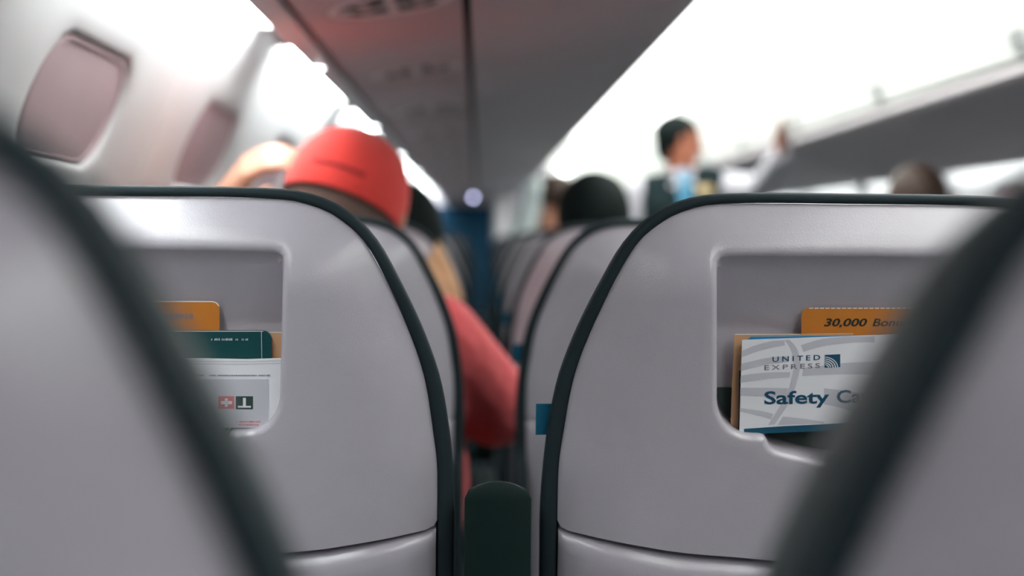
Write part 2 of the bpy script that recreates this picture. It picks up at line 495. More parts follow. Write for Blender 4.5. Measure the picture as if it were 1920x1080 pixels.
def wall_side(right):
    nm = 'wall_right' if right else 'wall_left'
    tx = lambda q, y: C(MX - q.x if right else q.x, q.y, y)
    # outer skin (with the joint strips showing between the panels) down to the floor
    skin = [wallpt(plen[-1] * i / 24, 0.035) for i in range(25)] + [Vector((-0.60, -0.5)), Vector((-0.60, -1.12))]
    v, f = loft([[tx(q, Y0) for q in skin], [tx(q, Y1) for q in skin]], False)
    wall = mesh(nm, v, f, 'wall_joint', None, True, 60); wall['kind'] = 'structure'
    dado = [Vector((-0.556, -0.345)), Vector((-0.556, -1.12)), Vector((-0.575, -1.12)), Vector((-0.575, -0.345))]
    v, f = loft([[tx(q, Y0) for q in dado], [tx(q, Y1) for q in dado]], True, True, True)
    d = mesh('dado_panel', v, f, 'wall', wall)
    # one panel, one window; copied along the cabin
    hole = rrect(WY, WS, WR, 6)
    n = len(hole)
    a = MOD / 2 - 0.002
    loops = []
    def edge_pt(p):                                  # ray to the panel border rectangle
        up = S_WIN; dn = plen[-1] - S_WIN
        k = min(a / abs(p.x) if abs(p.x) > 1e-6 else 99, (dn / p.y) if p.y > 1e-6 else 99, (up / -p.y) if p.y < -1e-6 else 99)
        return p * k
    # add rays to the border corners
    ring = list(hole)
    for cx, cy in ((a, plen[-1] - S_WIN), (-a, plen[-1] - S_WIN), (-a, -S_WIN), (a, -S_WIN)):
        ring.append(ray_hit(hole, Vector((0, 0)), math.atan2(cy, cx)))
    ring.sort(key=lambda p: math.atan2(p.y, p.x))
    brd = [edge_pt(p) for p in ring]
    def W(p, y, out): return tx(wallpt(S_WIN + p.y, out), y + p.x)
    L = [[W(p * 0.96, 0, 0.020) for p in ring], [W(p * 0.97, 0, 0.007) for p in ring], [W(p * 1.0, 0, 0.0035) for p in ring], [W(p * 1.04, 0, 0.0015) for p in ring], [W(p * 1.10, 0, 0.0004) for p in ring]]
    for s in (0.1, 0.25, 0.4, 0.55, 0.7, 0.85, 1.0):
        L.append([W((p * 1.12).lerp(q, s), 0, 0) for p, q in zip(ring, brd)])
    L.append([W(q, 0, 0.008) for q in brd])
    v, f = loft(L, True)
    y = 1.66 - MOD * 4
    first = None; sh0 = None; k = 1
    while y < Y1:
        if first is None:
            first = mesh('sidewall_panel', v, f, 'wall', wall, True, 40); first.location.y = y
        else:
            o = first.copy(); COL.objects.link(o); o.parent = wall; o.location.y = y
        win = empty('window_%d' % (k + (40 if right else 0)), C(MX + 0.43 if right else -0.43, 0.15, y)); win['kind'] = 'structure'
        org = Vector(win.location)
        if sh0 is None:
            fr = []
            for s, out in ((0.985, 0.006), (0.96, 0.0045), (0.90, 0.0040), (0.89, 0.007)):
                fr.append([W(p * s, y, out) - org for p in ring])
            fv, ff = loft(fr, True)
            f0 = mesh('window_frame', fv, ff, 'shade', win, True, 40)
            sv = []
            for s in (0.1, 0.5, 0.915):
                sv.append([W(p * s, y, 0.0055) - org for p in ring])
            vv, ff = loft(sv, True, True, False)
            sh0 = mesh('window_shade', vv, ff, 'shade', win, True, 40)
        else:
            for src in (f0, sh0):
                o = src.copy(); COL.objects.link(o); o.parent = win
        y += MOD; k += 1
    return wall
wall_side(False); wall_side(True)

# rear and front walls, ceiling
v = [C(-0.62, -1.12, Y0), C(MX + 0.62, -1.12, Y0), C(MX + 0.62, 0.80, Y0), C(-0.62, 0.80, Y0)]
mesh('wall_rear', v, [(0, 1, 2, 3)], 'bulkhead')['kind'] = 'structure'
v = [C(-0.62, -1.12, Y1 + 1), C(MX + 0.62, -1.12, Y1 + 1), C(MX + 0.62, 0.80, Y1 + 1), C(-0.62, 0.80, Y1 + 1)]
mesh('wall_front', v, [(0, 1, 2, 3)], 'bin_door')['kind'] = 'structure'
cs = [(0.36, 0.70), (0.40, 0.755), (0.55, 0.785), (0.77, 0.795), (0.99, 0.785), (1.14, 0.755), (1.18, 0.70), (1.18, 0.82), (0.36, 0.82)]
prism_y([(CAM.x + x, CAM.z + z) for x, z in cs], Y0, Y1 + 1, 'ceiling', 'ceiling')['kind'] = 'structure'

# added ceiling panels that glow in place of cove light, one per bay
BAY = 1.2
def bays(): 
    y = 2.78 - BAY * 4; out = []
    while y < Y1 + 0.3: out.append((y, y + BAY)); y += BAY
    return out
for i, (a, b) in enumerate(bays()):
    sec = [(0.455, 0.728), (0.60, 0.748), (0.77, 0.754), (0.94, 0.748), (1.085, 0.728), (1.085, 0.736), (0.94, 0.762), (0.77, 0.768), (0.60, 0.762), (0.455, 0.736)]
    org = C(0.77, 0.75, (a + b) / 2)
    r = empty('ceiling_glow', org)
    prism_y([(CAM.x + x, CAM.z + z) for x, z in sec], a + 0.006, b - 0.006, 'glow_panel', 'e_ceil', r).location = -org
    fs_ = [(0.44, 0.722), (0.452, 0.724), (0.452, 0.75), (0.44, 0.76)]
    prism_y([(CAM.x + x, CAM.z + z) for x, z in fs_], a + 0.004, b - 0.004, 'frame_rail', 'lip', r).location = -org
    prism_y([(CAM.x + 2 * 0.77 - x, CAM.z + z) for x, z in fs_], a + 0.004, b - 0.004, 'frame_rail', 'lip', r).location = -org
    tag(r, 'long white glowing panel added over the aisle, %s counted from the rear' % ORD[i], 'ceiling light', 'glowing ceiling panels over the aisle')

# overhead bins
def make_bins(right):
    side = 'right' if right else 'left'
    first = None
    for i, (a, b) in enumerate(bays()):
        if first is None:
            r = empty('overhead_bin', C(MX - 0.2 if right else 0.2, 0.36, a))
            org = Vector(r.location)
            def pr(name, pts, m, y0=a + 0.003, y1=b - 0.003):
                o = prism_y(sec_pts(pts, right), y0, y1, name, m, r, None, True, None, 40); o.location = -org; return o
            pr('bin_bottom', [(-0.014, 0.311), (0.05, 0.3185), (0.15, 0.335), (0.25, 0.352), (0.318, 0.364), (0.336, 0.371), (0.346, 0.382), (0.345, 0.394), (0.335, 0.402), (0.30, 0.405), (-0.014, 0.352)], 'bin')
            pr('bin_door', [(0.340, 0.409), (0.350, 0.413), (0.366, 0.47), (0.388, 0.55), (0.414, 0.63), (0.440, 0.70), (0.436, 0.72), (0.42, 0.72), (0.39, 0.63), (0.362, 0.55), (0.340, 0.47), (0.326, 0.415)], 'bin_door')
            ym = (a + b) / 2
            l = pr('latch', [(0.353, 0.428), (0.364, 0.424), (0.377, 0.468), (0.366, 0.474)], 'metal', ym - 0.035, ym + 0.035)
            first = r
        else:
            r = copy_tree(first); r.location = C(MX - 0.2 if right else 0.2, 0.36, a)
        tag(r, 'overhead bin above the %s seats, %s counted from the rear of the cabin' % (side, ORD[i]), 'overhead bin', 'overhead bins on the %s side' % side)
make_bins(False); make_bins(True)

# service channel above the seats: dark backing, lip trim with the wash light beside it
def channel(right):
    n = 2 if right else 1
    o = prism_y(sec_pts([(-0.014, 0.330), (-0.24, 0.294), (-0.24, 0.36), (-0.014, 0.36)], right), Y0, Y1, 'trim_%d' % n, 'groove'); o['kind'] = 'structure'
    o = prism_y(sec_pts([(-0.2385, 0.275), (-0.262, 0.2685), (-0.270, 0.2690), (-0.274, 0.274), (-0.281, 0.31), (-0.281, 0.35), (-0.2385, 0.35)], right), Y0, Y1, 'trim_%d' % (n + 2), 'lip'); o['kind'] = 'structure'
    o = prism_y(sec_pts([(-0.25, 0.348), (-0.37, 0.348), (-0.37, 0.36), (-0.25, 0.36)], right), Y0, Y1, 'trim_%d' % (n + 4), 'bin_door'); o['kind'] = 'structure'
    y = 2.5 - 1.3 * 3; i = 0; first = None
    while y < Y1 - 0.5:
        y1 = min(y + 1.3, Y1)
        org = C(MX + 0.31 if right else -0.31, 0.33, y)
        r = empty('sidewall_light', org)
        q = prism_y(sec_pts([(-0.287, 0.325), (-0.315, 0.322), (-0.334, 0.328), (-0.334, 0.340), (-0.287, 0.340)], right), y + 0.13, y1 - 0.13, 'tube_cover', 'e_wall', r); q.location = -org
        for yy in (y + 0.105, y1 - 0.127):
            q = prism_y(sec_pts([(-0.284, 0.318), (-0.338, 0.318), (-0.338, 0.347), (-0.284, 0.347)], right), yy, yy + 0.022, 'end_cap', 'lip', r); q.location = -org
        tag(r, 'white sidewall wash light along the %s bin edge, %s counted from the rear' % ('right' if right else 'left', ORD[i]), 'wall light', 'sidewall lights %s' % ('right' if right else 'left'))
        y += 1.3; i += 1
channel(False); channel(True)

# service panels (reading lights and air vents) under the left bin
def on_under(x):                                   # height of the sloping underside at x
    return 0.309 + (x + 0.02) * (0.309 - 0.2745) / (0.231 - 0.02)
psu0 = None
PS = 0.775
tilt = math.atan2(0.309 - 0.2745, 0.211)
y = 1.97 - PS * 4; i = 0
while y < Y1 - 0.4:
    loc = C(-0.125, on_under(-0.125), y)
    if psu0 is None:
        r = empty('reading_light_unit', loc)
        up = Vector((-math.sin(tilt), 0, math.cos(tilt))); ex = Vector((math.cos(tilt), 0, math.sin(tilt)))
        def L(u, vv, d=0.0): return ex * u + Vector((0, vv, 0)) + up * d
        a = 0.1015; b = PS / 2 - 0.003
        # plate with a round opening for the dish
        rd = 0.079; cu = 0.012
        angs = [2 * math.pi * k / 48 for k in range(48)]
        angs = sorted(angs + [math.atan2(sy * b, sx * a - cu) % (2 * math.pi) for sx in (1, -1) for sy in (1, -1)])
        def brd(t):
            dx, dy = math.cos(t), math.sin(t)
            k = min(((a - cu) / dx) if dx > 1e-6 else ((a + cu) / -dx) if dx < -1e-6 else 99, b / abs(dy) if abs(dy) > 1e-6 else 99)
            return (cu + dx * k, dy * k)
        lo = []
        for rr, d in ((rd - 0.004, 0.012), (rd - 0.001, 0.002), (rd + 0.002, 0.0)):
            lo.append([L(cu + rr * math.cos(t), rr * math.sin(t), d) for t in angs])
        lo.append([L(*brd(t)) for t in angs]); lo.append([L(*brd(t), 0.012) for t in angs])
        v, f = loft(lo, True); mesh('panel_plate', v, f, 'psu', r, True, 40)
        # bezel ring
        disc_lathe('bezel', L(cu, 0, 0), up, [(rd - 0.012, 0.003), (rd - 0.010, -0.0006), (rd - 0.004, -0.0022), (rd + 0.001, -0.0012), (rd + 0.002, 0.001)], 'psu_light', r, None, 40, False)
        # dish with hub: flush disc, dark colour paints the shade in its openings
        disc_lathe('dish', L(cu, 0, 0), up, [(rd - 0.006, 0.0022), (rd - 0.012, 0.0015), (rd - 0.02, 0.001), (0.004, 0.001)], 'psu_dark', r, None, 40)
        for k, (uu, vv) in enumerate(((-0.034, 0.026), (0.036, 0.026), (-0.034, -0.030), (0.036, -0.030))):
            nm = 'air_vent' if k < 2 else 'reading_light'
            g = disc_lathe(nm, L(cu + uu, vv, 0), up, [(0.022, 0.004), (0.022, 0.0), (0.019, -0.0012), (0.017, 0.0), (0.0165, 0.002)], 'psu_dark', r, None, 24)
            disc_lathe('nozzle' if k < 2 else 'lens', L(cu + uu, vv, 0), up, [(0.009, 0.004), (0.009, 0.0), (0.006, -0.0015), (0.003, -0.001)], 'psu' if k < 2 else 'psu_light', g, None, 18)
        for t in (0, 90):
            t = math.radians(t); e = Vector((math.cos(t), math.sin(t)))
            pts = [(e * s + Vector((-e.y, e.x)) * q) for s, q in ((-0.064, -0.006), (0.064, -0.006), (0.064, 0.006), (-0.064, 0.008))]
            v, f = loft([[L(cu + p.x, p.y, 0.003) for p in pts], [L(cu + p.x, p.y, -0.001) for p in pts]], True, True, True)
            mesh('spoke', v, f, 'psu_light', r, False)
        psu0 = r
    else:
        r = copy_tree(psu0); r.location = loc
    tag(r, 'pinkish grey reading light unit with round vent dish, %s counted from the rear' % (ORD + ['fourteenth', 'fifteenth', 'sixteenth'])[i], 'light unit', 'reading light units under the left bin')
    y += PS; i += 1
# plain cover strips close the same channel on the right side
for j, (a, b) in enumerate(bays()):
    o = prism_y(sec_pts([(-0.020, 0.309), (-0.231, 0.2745), (-0.231, 0.285), (-0.020, 0.32)], True), a + 0.003, b - 0.003, 'service_cover', 'bin', None, C(1.66, 0.29, a))
    tag(o, 'plain grey cover strip under the right overhead bins, %s counted from the rear' % ORD[j], 'cover strip', 'cover strips under the right bins')

# small round lamps on the lip
for j in range(6):
    yy = 2.47 + 1.3 * j
    c0 = C(-0.2585, 0.2695, yy)
    r = empty('lip_lamp', c0)
    disc_lathe('lamp_lens', (0, 0, 0), (0, 0, 1), [(0.009, 0.004), (0.009, -0.003), (0.006, -0.006), (0.001, -0.007)], 'e_lamp', r)
    disc_lathe('lamp_ring', (0, 0, 0), (0, 0, 1), [(0.0095, 0.004), (0.0095, -0.002), (0.013, -0.001), (0.013, 0.004)], 'lip', r, None, 28, False)
    tag(r, 'small round lamp on the left bin lip, %s from the camera' % ORD[j], 'lamp', 'small lamps along the left bin lip')

# front bulkhead with blue panel
bz = lambda x, z: C(x, z, Y1 - 0.35)
r = tag(empty('bulkhead_partition', C(0, -1.12, Y1 - 0.35)), 'grey partition with dark blue cloth panel closing the far end of the left seats', 'partition')
org = Vector(r.location)
def wbox(name, lo, hi, rr, m, parent, org):
    o = rbox(name, Vector(lo) - org, Vector(hi) - org, rr, m, parent); return o
wbox('partition_wall', C(-0.56, -1.12, Y1 - 0.33), C(0.49, 0.76, Y1 - 0.29), 0.004, 'bulkhead', r, org)
wbox('cloth_panel', C(-0.42, -1.0, Y1 - 0.365), C(0.095, 0.235, Y1 - 0.33), 0.012, 'blue_cloth', r, org)
wbox('edge_post', C(0.115, -1.12, Y1 - 0.36), C(0.20, 0.36, Y1 - 0.33), 0.01, 'lip', r, org)
wbox('literature_panel', C(0.25, -0.15, Y1 - 0.35), C(0.46, 0.36, Y1 - 0.33), 0.006, 'card_white', r, org)
c0 = C(0.61, 0.52, Y1 - 0.3)
r = tag(empty('bulkhead_lamp', c0), 'bright round lamp at the far end of the ceiling', 'lamp')
disc_lathe('lamp_lens', (0, 0, 0), (0, -1, 0), [(0.05, -0.01), (0.05, 0.012), (0.03, 0.02), (0.002, 0.023)], 'e_lamp', r)
disc_lathe('lamp_ring', (0, 0, 0), (0, -1, 0), [(0.052, -0.012), (0.052, 0.008), (0.06, 0.006), (0.06, -0.012)], 'lip', r, None, 28, False)
wbox('mount_bar', C(0.55, 0.515, Y1 - 0.29), C(0.67, 0.76, Y1 - 0.28), 0.002, 'lip', r, c0)
c0 = C(-0.042, 0.288, Y1 - 0.36)
r = tag(empty('indicator_lamp', c0), 'dim bluish indicator lamp above the blue partition panel', 'lamp')
disc_lathe('lamp_lens', (0, 0, 0), (0, -1, 0), [(0.012, -0.03), (0.012, 0.004), (0.008, 0.008), (0.001, 0.009)], 'e_dim', r)
disc_lathe('lamp_ring', (0, 0, 0), (0, -1, 0), [(0.0125, -0.03), (0.0125, 0.002), (0.017, 0.001), (0.017, -0.03)], 'lip', r, None, 28, False)

# ================================================================== SEATS
proto, crown = build_seat_meshes()
def add_armrest(root, raised, inner=True):
    # armrest filling the gap between the two seats (hinged to the aisle seat)
    x0 = -SC
    hw = 0.0243
    if raised:
        zt = CAM.z - (902 - 447) / F * 1.10 - 0.0005
        loops = []
        ysec = [(1.05, 0.0), (1.0, 0.006), (1.0, 0.05), (0.93, 0.062)]
        def contour(s, drop):
            pts = []
            for k in range(17):
                u = 1 - k / 8
                e = max(0.0, abs(u) - 0.9) / 0.1
                pts.append((hw * s * (math.copysign(min(abs(u), 0.985), u)), zt - drop - 0.0088 * u * u - 0.004 * e * e))
            return [(hw * 1.01 * s, 0.62)] + pts + [(-hw * 1.01 * s, 0.62)]
        for s, yy, dp in ((0.96, 0.0, 0.0016), (0.99, 0.0008, 0.0003), (1.0, 0.0025, 0.0), (1.0, 0.016, 0.0035), (0.99, 0.03, 0.010), (0.9, 0.036, 0.016)):
            loops.append([Vector((x0 + px, -0.002 + yy + (0.95 - pz) * 0.06, pz)) for px, pz in contour(s, dp)])
        v, f = loft(loops, True, True, True)
        return mesh('armrest', v, f, 'armrest', root, True, 50)
    return rbox('armrest', (x0 - hw, 0.09, 0.60), (x0 + hw, 0.50, 0.65), 0.012, 'armrest', root, None, 3)
tabp = [inv(1005, 757, 1, 0.035) , inv(1033, 815, 1, 0.035)]
def add_tab(root):
    x0 = tabp[0].x; x1 = x0 + 0.025; h0 = tabp[0].y; h1 = tabp[1].y
    v = []
    lo = [P(x0, h0, 0.034), P(x1, h0, 0.036), P(x1, h1, 0.036), P(x0, h1, 0.034)]
    hi = [P(x0, h0, 0.0352), P(x1, h0, 0.0372), P(x1, h1, 0.0372), P(x0, h1, 0.0352)]
    vs, fs = loft([lo, hi], True, True, True)
    mesh('seat_tab', vs, fs, 'tab', root, False)['label'] = 'small blue fabric tab on the side of the backrest'

seats = {}
win_proto = proto
rbox('armrest', (-0.262, 0.09, 0.60), (-0.232, 0.48, 0.65), 0.01, 'armrest', win_proto, None, 3)
aisle_proto = copy_tree(proto)
for ch in list(aisle_proto.children):
    if ch.name.startswith('armrest'): bpy.data.objects.remove(ch)
aisle_up = copy_tree(aisle_proto)
for rr, up_ in ((aisle_proto, False), (aisle_up, True)):
    add_armrest(rr, up_)
    rbox('armrest', (0.232, 0.09, 0.60), (0.272, 0.50, 0.65), 0.012, 'armrest', rr, None, 3)
    add_tab(rr)
extra = {0: 0.0, 1: 0.0}
LAB = {0: 'closest and most blurred, at the picture edge', 1: 'in focus with a full literature pocket', 2: 'directly ahead of the sharp row'}
used_w = used_a = False
for k in range(ROWS):
    Y = D0 + PITCH * k
    if k == 0: sw = win_proto
    else: sw = copy_tree(win_proto)
    sw.location = (-SC, Y, 0)
    if k == 1: sa = aisle_up
    else:
        if not used_a: sa = aisle_proto; used_a = True
        else: sa = copy_tree(aisle_proto)
    sa.location = (SC, Y, 0)
    desc = LAB.get(k, '%s row from the camera' % ORD[k])
    tag(sw, 'grey shell airplane seat by the left wall, ' + desc, 'seat', 'window seats left of the gap')
    tag(sa, 'grey shell airplane seat on the aisle, ' + desc, 'seat', 'aisle seats right of the gap')
    seats[k] = (sw, sa)
for k in [0] + list(range(2, ROWS)):
    dg = 4.0 if k in (0, 2) else 3.0 + (k * 37 % 5) * 0.4
    hz_ = 0.004 if k == 0 else 0.0
    recline(seats[k][0], 0.2 if k == 0 else dg, hz_); recline(seats[k][1], 0.5 if k == 0 else dg, hz_)
seats[0][0].location.y -= 0.011
for k in range(3, 9):                                # seats across the aisle, hidden behind the sharp row
    for x in (1.509 - SC, 1.509 + SC):
        s = copy_tree(win_proto); s.location = (x, D0 + PITCH * k, 0)
        tag(s, 'grey shell airplane seat across the aisle under the right bin', 'seat', 'seats across the aisle')

# ================================================================== POCKET LITERATURE
def px_solid(name, pts, side, d, thick, m, parent=None, origin=None, lean=0.0):
    """flat sheet from pixel outline, lying in the pocket d behind the shell plane, thick metres deep"""
    ymx = max(p[1] for p in pts)
    dep = lambda q: d + lean * (ymx - q[1])
    front = [seatpt(q[0], q[1], side, dep(q)) for q in pts]
    n = Vector((0, math.cos(T), math.sin(T)))
    backp = [p + n * thick for p in front]
    v, f = loft([front, backp], True, True, True)
    if origin is None and parent is None:
        b = [p for p in front]; zmin = min(p.z for p in b)
        origin = Vector((sum(p.x for p in b) / len(b), sum(p.y for p in b) / len(b), zmin))
    return mesh(name, v, f, m, parent, False, 30, origin if parent is None else None), origin
def px_print(name, polys, side, d, m, parent, origin):
    v = []; f = []
    for pts in polys:
        b = len(v); v += [seatpt(q[0], q[1], side, d) - origin for q in pts]; f.append(tuple(range(b, b + len(pts))))
    return mesh(name, v, f, m, parent, False)
def text_polys(body, bold=0.0, shear=0.0, track=1.0):
    cu = bpy.data.curves.new('t', 'FONT'); cu.body = body; cu.size = 1.0; cu.offset = bold; cu.shear = shear
    cu.resolution_u = 3; cu.space_character = track
    o = bpy.data.objects.new('t', cu); COL.objects.link(o)
    dg = bpy.context.evaluated_depsgraph_get(); dg.update()
    me = bpy.data.meshes.new_from_object(o.evaluated_get(dg))
    vs = [Vector((v.co.x, v.co.y)) for v in me.vertices]; fs = [tuple(p.vertices) for p in me.polygons]
    bpy.data.objects.remove(o); bpy.data.curves.remove(cu); bpy.data.meshes.remove(me)
    return vs, fs
def px_text(name, body, x0, x1, ybase, cap, slope, side, d, m, parent, origin, bold=0.0, shear=0.0, flip=False, track=1.0):
    """text from x0 to x1 on a baseline that starts at ybase and rises by slope; cap = capital height in px"""
    vs, fs = text_polys(body, bold, shear, track)
    mn = min(v.x for v in vs); mxx = max(v.x for v in vs)
    caph = 0.70
    out = []
    for v in vs:
        u = (v.x - mn) / (mxx - mn); t = v.y / caph
        if flip: u = 1 - u; t = 1 - t
        x = x0 + (x1 - x0) * u; yy = ybase - (x - x0) * slope - t * cap
        out.append(seatpt(x, yy, side, d) - origin)
    return mesh(name, out, fs, m, parent, False)
def rr_px(x0, y0, x1, y1, rtl=0, rtr=0, n=5):
    pts = [(x0, y1)]
    if rtl: pts += [(x0 + rtl - rtl * math.cos(math.pi / 2 * k / n), y0 + rtl - rtl * math.sin(math.pi / 2 * k / n)) for k in range(n + 1)]
    else: pts.append((x0, y0))
    if rtr: pts += [(x1 - rtr + rtr * math.sin(math.pi / 2 * k / n), y0 + rtr - rtr * math.cos(math.pi / 2 * k / n)) for k in range(n + 1)]
    else: pts.append((x1, y0))
    pts.append((x1, y1))
    return pts
# ---- right pocket
R_ = 1
SL = 9 / 248.0                                       # the safety card is turned slightly
def cpx(x, y): return (x, y - (x - 1392) * SL)      # straight card coordinates -> pixel
DC = 0.0088
card, oc = px_solid('safety_card', [(1386.5, 812), (1391.5, 638), cpx(1838, 638), (1836, 797)], R_, DC, 0.0012, 'card_white')
tag(card, 'white airline safety card with navy lettering in the right seat pocket', 'safety card')
# watermark globe bands
def arc_band(cx, cy, r0, r1, a0, a1, n=14, ys=1.0):
    out = []
    for k in range(n):
        t0 = math.radians(a0 + (a1 - a0) * k / n); t1 = math.radians(a0 + (a1 - a0) * (k + 1) / n)
        out.append([(cx + r0 * math.cos(t0), cy + ys * r0 * math.sin(t0)), (cx + r1 * math.cos(t0), cy + ys * r1 * math.sin(t0)),
                    (cx + r1 * math.cos(t1), cy + ys * r1 * math.sin(t1)), (cx + r0 * math.cos(t1), cy + ys * r0 * math.sin(t1))])
    return out
def band(top, bot, n=8):
    T_ = catmull([Vector(p) for p in top], n); B_ = catmull([Vector(p) for p in bot], n)
    k = min(len(T_), len(B_)); T_ = resample(T_, k); B_ = resample(B_, k)
    return [[tuple(T_[i]), tuple(T_[i + 1]), tuple(B_[i + 1]), tuple(B_[i])] for i in range(k - 1)]
pol = []
pol += band([(1391, 658), (1415, 648), (1445, 640), (1470, 638)], [(1390, 670), (1418, 660), (1450, 651), (1472, 647)])
pol += band([(1390, 682), (1415, 676), (1445, 670), (1474, 668)], [(1389, 696), (1418, 688), (1448, 682), (1478, 679)])
pol += band([(1389, 704), (1420, 700), (1450, 698), (1482, 698)], [(1388, 718), (1420, 713), (1450, 709), (1480, 707)])
pol += band([(1388, 727), (1420, 727), (1450, 727), (1478, 728)], [(1388, 742), (1420, 743), (1448, 744), (1472, 745)])
pol += band([(1387, 765), (1410, 768), (1430, 771), (1450, 776)], [(1387, 772), (1410, 776), (1430, 781), (1446, 786)])
pol += band([(1470, 638), (1481, 650), (1487, 668), (1488, 690), (1480, 725), (1468, 752), (1447, 786), (1440, 797)],
            [(1480, 637), (1492, 650), (1499, 668), (1500, 690), (1491, 727), (1479, 756), (1459, 786), (1452, 796)], 4)
pol += band([(1502, 647), (1540, 636), (1590, 631), (1640, 631)], [(1506, 660), (1540, 650), (1590, 643), (1640, 642)])
pol += band([(1506, 690), (1540, 686), (1590, 680), (1680, 678)], [(1504, 705), (1540, 703), (1590, 702), (1680, 704)])
pol += band([(1545, 728), (1580, 732), (1620, 738), (1680, 752)], [(1545, 758), (1580, 766), (1620, 778), (1680, 790)])
pol += band([(1468, 781), (1490, 783), (1520, 787), (1545, 791)], [(1458, 797), (1490, 796), (1520, 795), (1545, 794)])
px_print('globe_watermark', pol, R_, DC - 0.00012, 'card_grey', card, oc)
px_print('foot_band', [[(1395, 804), (1470, 799), (1594, 793), (1836, 782), (1836, 797), (1594, 806), (1470, 811), (1395, 815)]], R_, DC - 0.0002, 'card_navy', card, oc)
px_text('lettering', 'UNITED', 1448.5, 1538, 678.5, 9.6, 0.042, R_, DC - 0.00025, 'ink_navy', card, oc, 0.012, track=1.5)
px_text('lettering', 'EXPRESS', 1433.5, 1537.5, 694, 9.2, 0.040, R_, DC - 0.00025, 'ink_grey', card, oc, 0.008, track=1.4)
px_text('lettering', 'Safety', 1433, 1555, 757.5, 23.5, 0.016, R_, DC - 0.00025, 'ink_navy', card, oc, 0.022)
px_text('lettering', 'Card', 1569, 1650, 755.3, 23.5, 0.016, R_, DC - 0.00025, 'ink_navy', card, oc, 0.022)
lg = [(1546.5, 665.5), (1575.5, 664), (1575.5, 688.5), (1546, 689.5)]
px_print('globe_logo', [lg], R_, DC - 0.00022, 'ink_navy', card, oc)
pol = []
cx, cy = 1543, 695
for k, (r0, r1) in enumerate(((24.5, 26.3), (20, 22.0), (15.5, 17.6), (11, 13.2), (7, 9))):
    for q in arc_band(cx + 3, cy - 5, r0 * 0.98, r1 * 0.98, -88, -4, 10, 0.82):
        if all(1546.3 <= p[0] <= 1574 and 666 <= p[1] <= 689.2 for p in q): pol.append(q)
px_print('globe_lines', pol, R_, DC - 0.0003, 'card_white', card, oc)
# blue sheet, tan card, orange offer card, dark sheet showing as a sliver
o, _ = px_solid('blue_leaflet', [(1398, 806), (1400, 638), (1408, 631.5), (1640, 628.5), (1830, 622), (1830, 790)], R_, 0.0112, 0.0008, 'card_blue')
tag(o, 'bright blue leaflet edge showing behind the white safety card', 'leaflet')
o, _ = px_solid('dark_sheet', [(1384.5, 806), (1386, 695), (1830, 695), (1830, 800)], R_, 0.0132, 0.0008, 'dark_slate')
tag(o, 'dark sliver between the tan brochure and the safety card', 'leaflet')
o, oo = px_solid('tan_brochure', [(1370, 806), (1373, 720), (1377.5, 629), (1380, 627), (1499, 627), (1600, 625), (1600, 800)], R_, 0.0162, 0.0015, 'card_tan')
tag(o, 'tan brochure standing behind the safety card in the right seat pocket', 'brochure')
px_print('paper_edge', [[(1377.5, 628.6), (1380, 626.4), (1499, 626), (1499, 627.6), (1380, 628)]], R_, 0.0160, 'card_edge', o, oo)
op = rr_px(1503, 577.5, 1840, 800, 14, 14)
o, oo = px_solid('offer_card', op, R_, 0.0200, 0.0008, 'card_orange')
tag(o, 'orange offer card with dark italic lettering in the right seat pocket', 'card')
edge = []
for k in range(30):
    x0 = 1517 + k * 10.3
    edge.append([(x0, 577.2), (x0 + 7.5, 576.9), (x0 + 7.5, 579), (x0, 579)])
px_print('perforated_edge', edge, R_, 0.0198, 'card_edge', o, oo)
px_text('lettering', '30,000', 1545, 1626, 611.5, 14.2, 0.0, R_, 0.0197, 'ink_black', o, oo, 0.020, 0.25)
px_text('lettering', 'Bonus', 1636, 1704, 611.5, 14.2, 0.0, R_, 0.0197, 'ink_black', o, oo, 0.012, 0.25)
px_text('lettering', 'Miles', 1714, 1772, 611.5, 14.2, 0.0, R_, 0.0197, 'ink_black', o, oo, 0.004, 0.25)
# ---- left pocket
L_ = -1
bag, ob = px_solid('paper_bag', [(60, 803), (55, 671), (375, 672.5), (460, 674), (531.5, 672), (531.5, 770), (527, 779), (518, 790), (508, 798), (498, 802)], L_, 0.0085, 0.0015, 'card_white')
tag(bag, 'white paper bag with red and black pictograms in the left seat pocket', 'paper bag')
px_print('fold_line', [[(70, 676), (460, 677.2), (531, 675.6), (531, 676.8), (460, 678.4), (70, 677.2)], [(70, 681), (460, 682), (531, 680.5), (531, 681.7), (460, 683.2), (70, 682.2)]], L_, 0.0083, 'card_grey', bag, ob)
px_print('grey_field', [[(60, 711), (504, 711), (504, 802), (60, 803)]], L_, 0.0083, 'card_grey', bag, ob)
px_print('red_pictogram', [[(409, 743), (439, 743), (439, 766.5), (409, 766.5)]], L_, 0.0082, 'ink_red', bag, ob)
px_print('red_cross', [[(421.5, 747), (427, 747), (427, 763), (421.5, 763)], [(414, 752), (435, 752), (435, 758), (414, 758)]], L_, 0.00805, 'card_white', bag, ob)
px_print('dark_pictogram', [[(442, 743), (474.5, 743), (474.5, 767.5), (442, 767.5)]], L_, 0.0082, 'dark_slate', bag, ob)
px_print('inverted_t', [[(455.5, 746), (461, 746), (461, 761), (455.5, 761)], [(446, 761), (470.5, 761), (470.5, 764.3), (446, 764.3)]], L_, 0.00805, 'card_white', bag, ob)
def smudges(x0, x1, y0, y1, seed):
    rnd = random.Random(seed); out = []; x = x0
    while x < x1:
        wd = rnd.uniform(1.0, 2.4); a = rnd.uniform(0, 0.35) * (y1 - y0)
        if rnd.random() > 0.12: out.append([(x, y0 + a), (x + wd, y0 + a * 0.3), (x + wd, y1 - a * 0.4), (x, y1)])
        x += wd + rnd.uniform(0.6, 1.3)
    return out
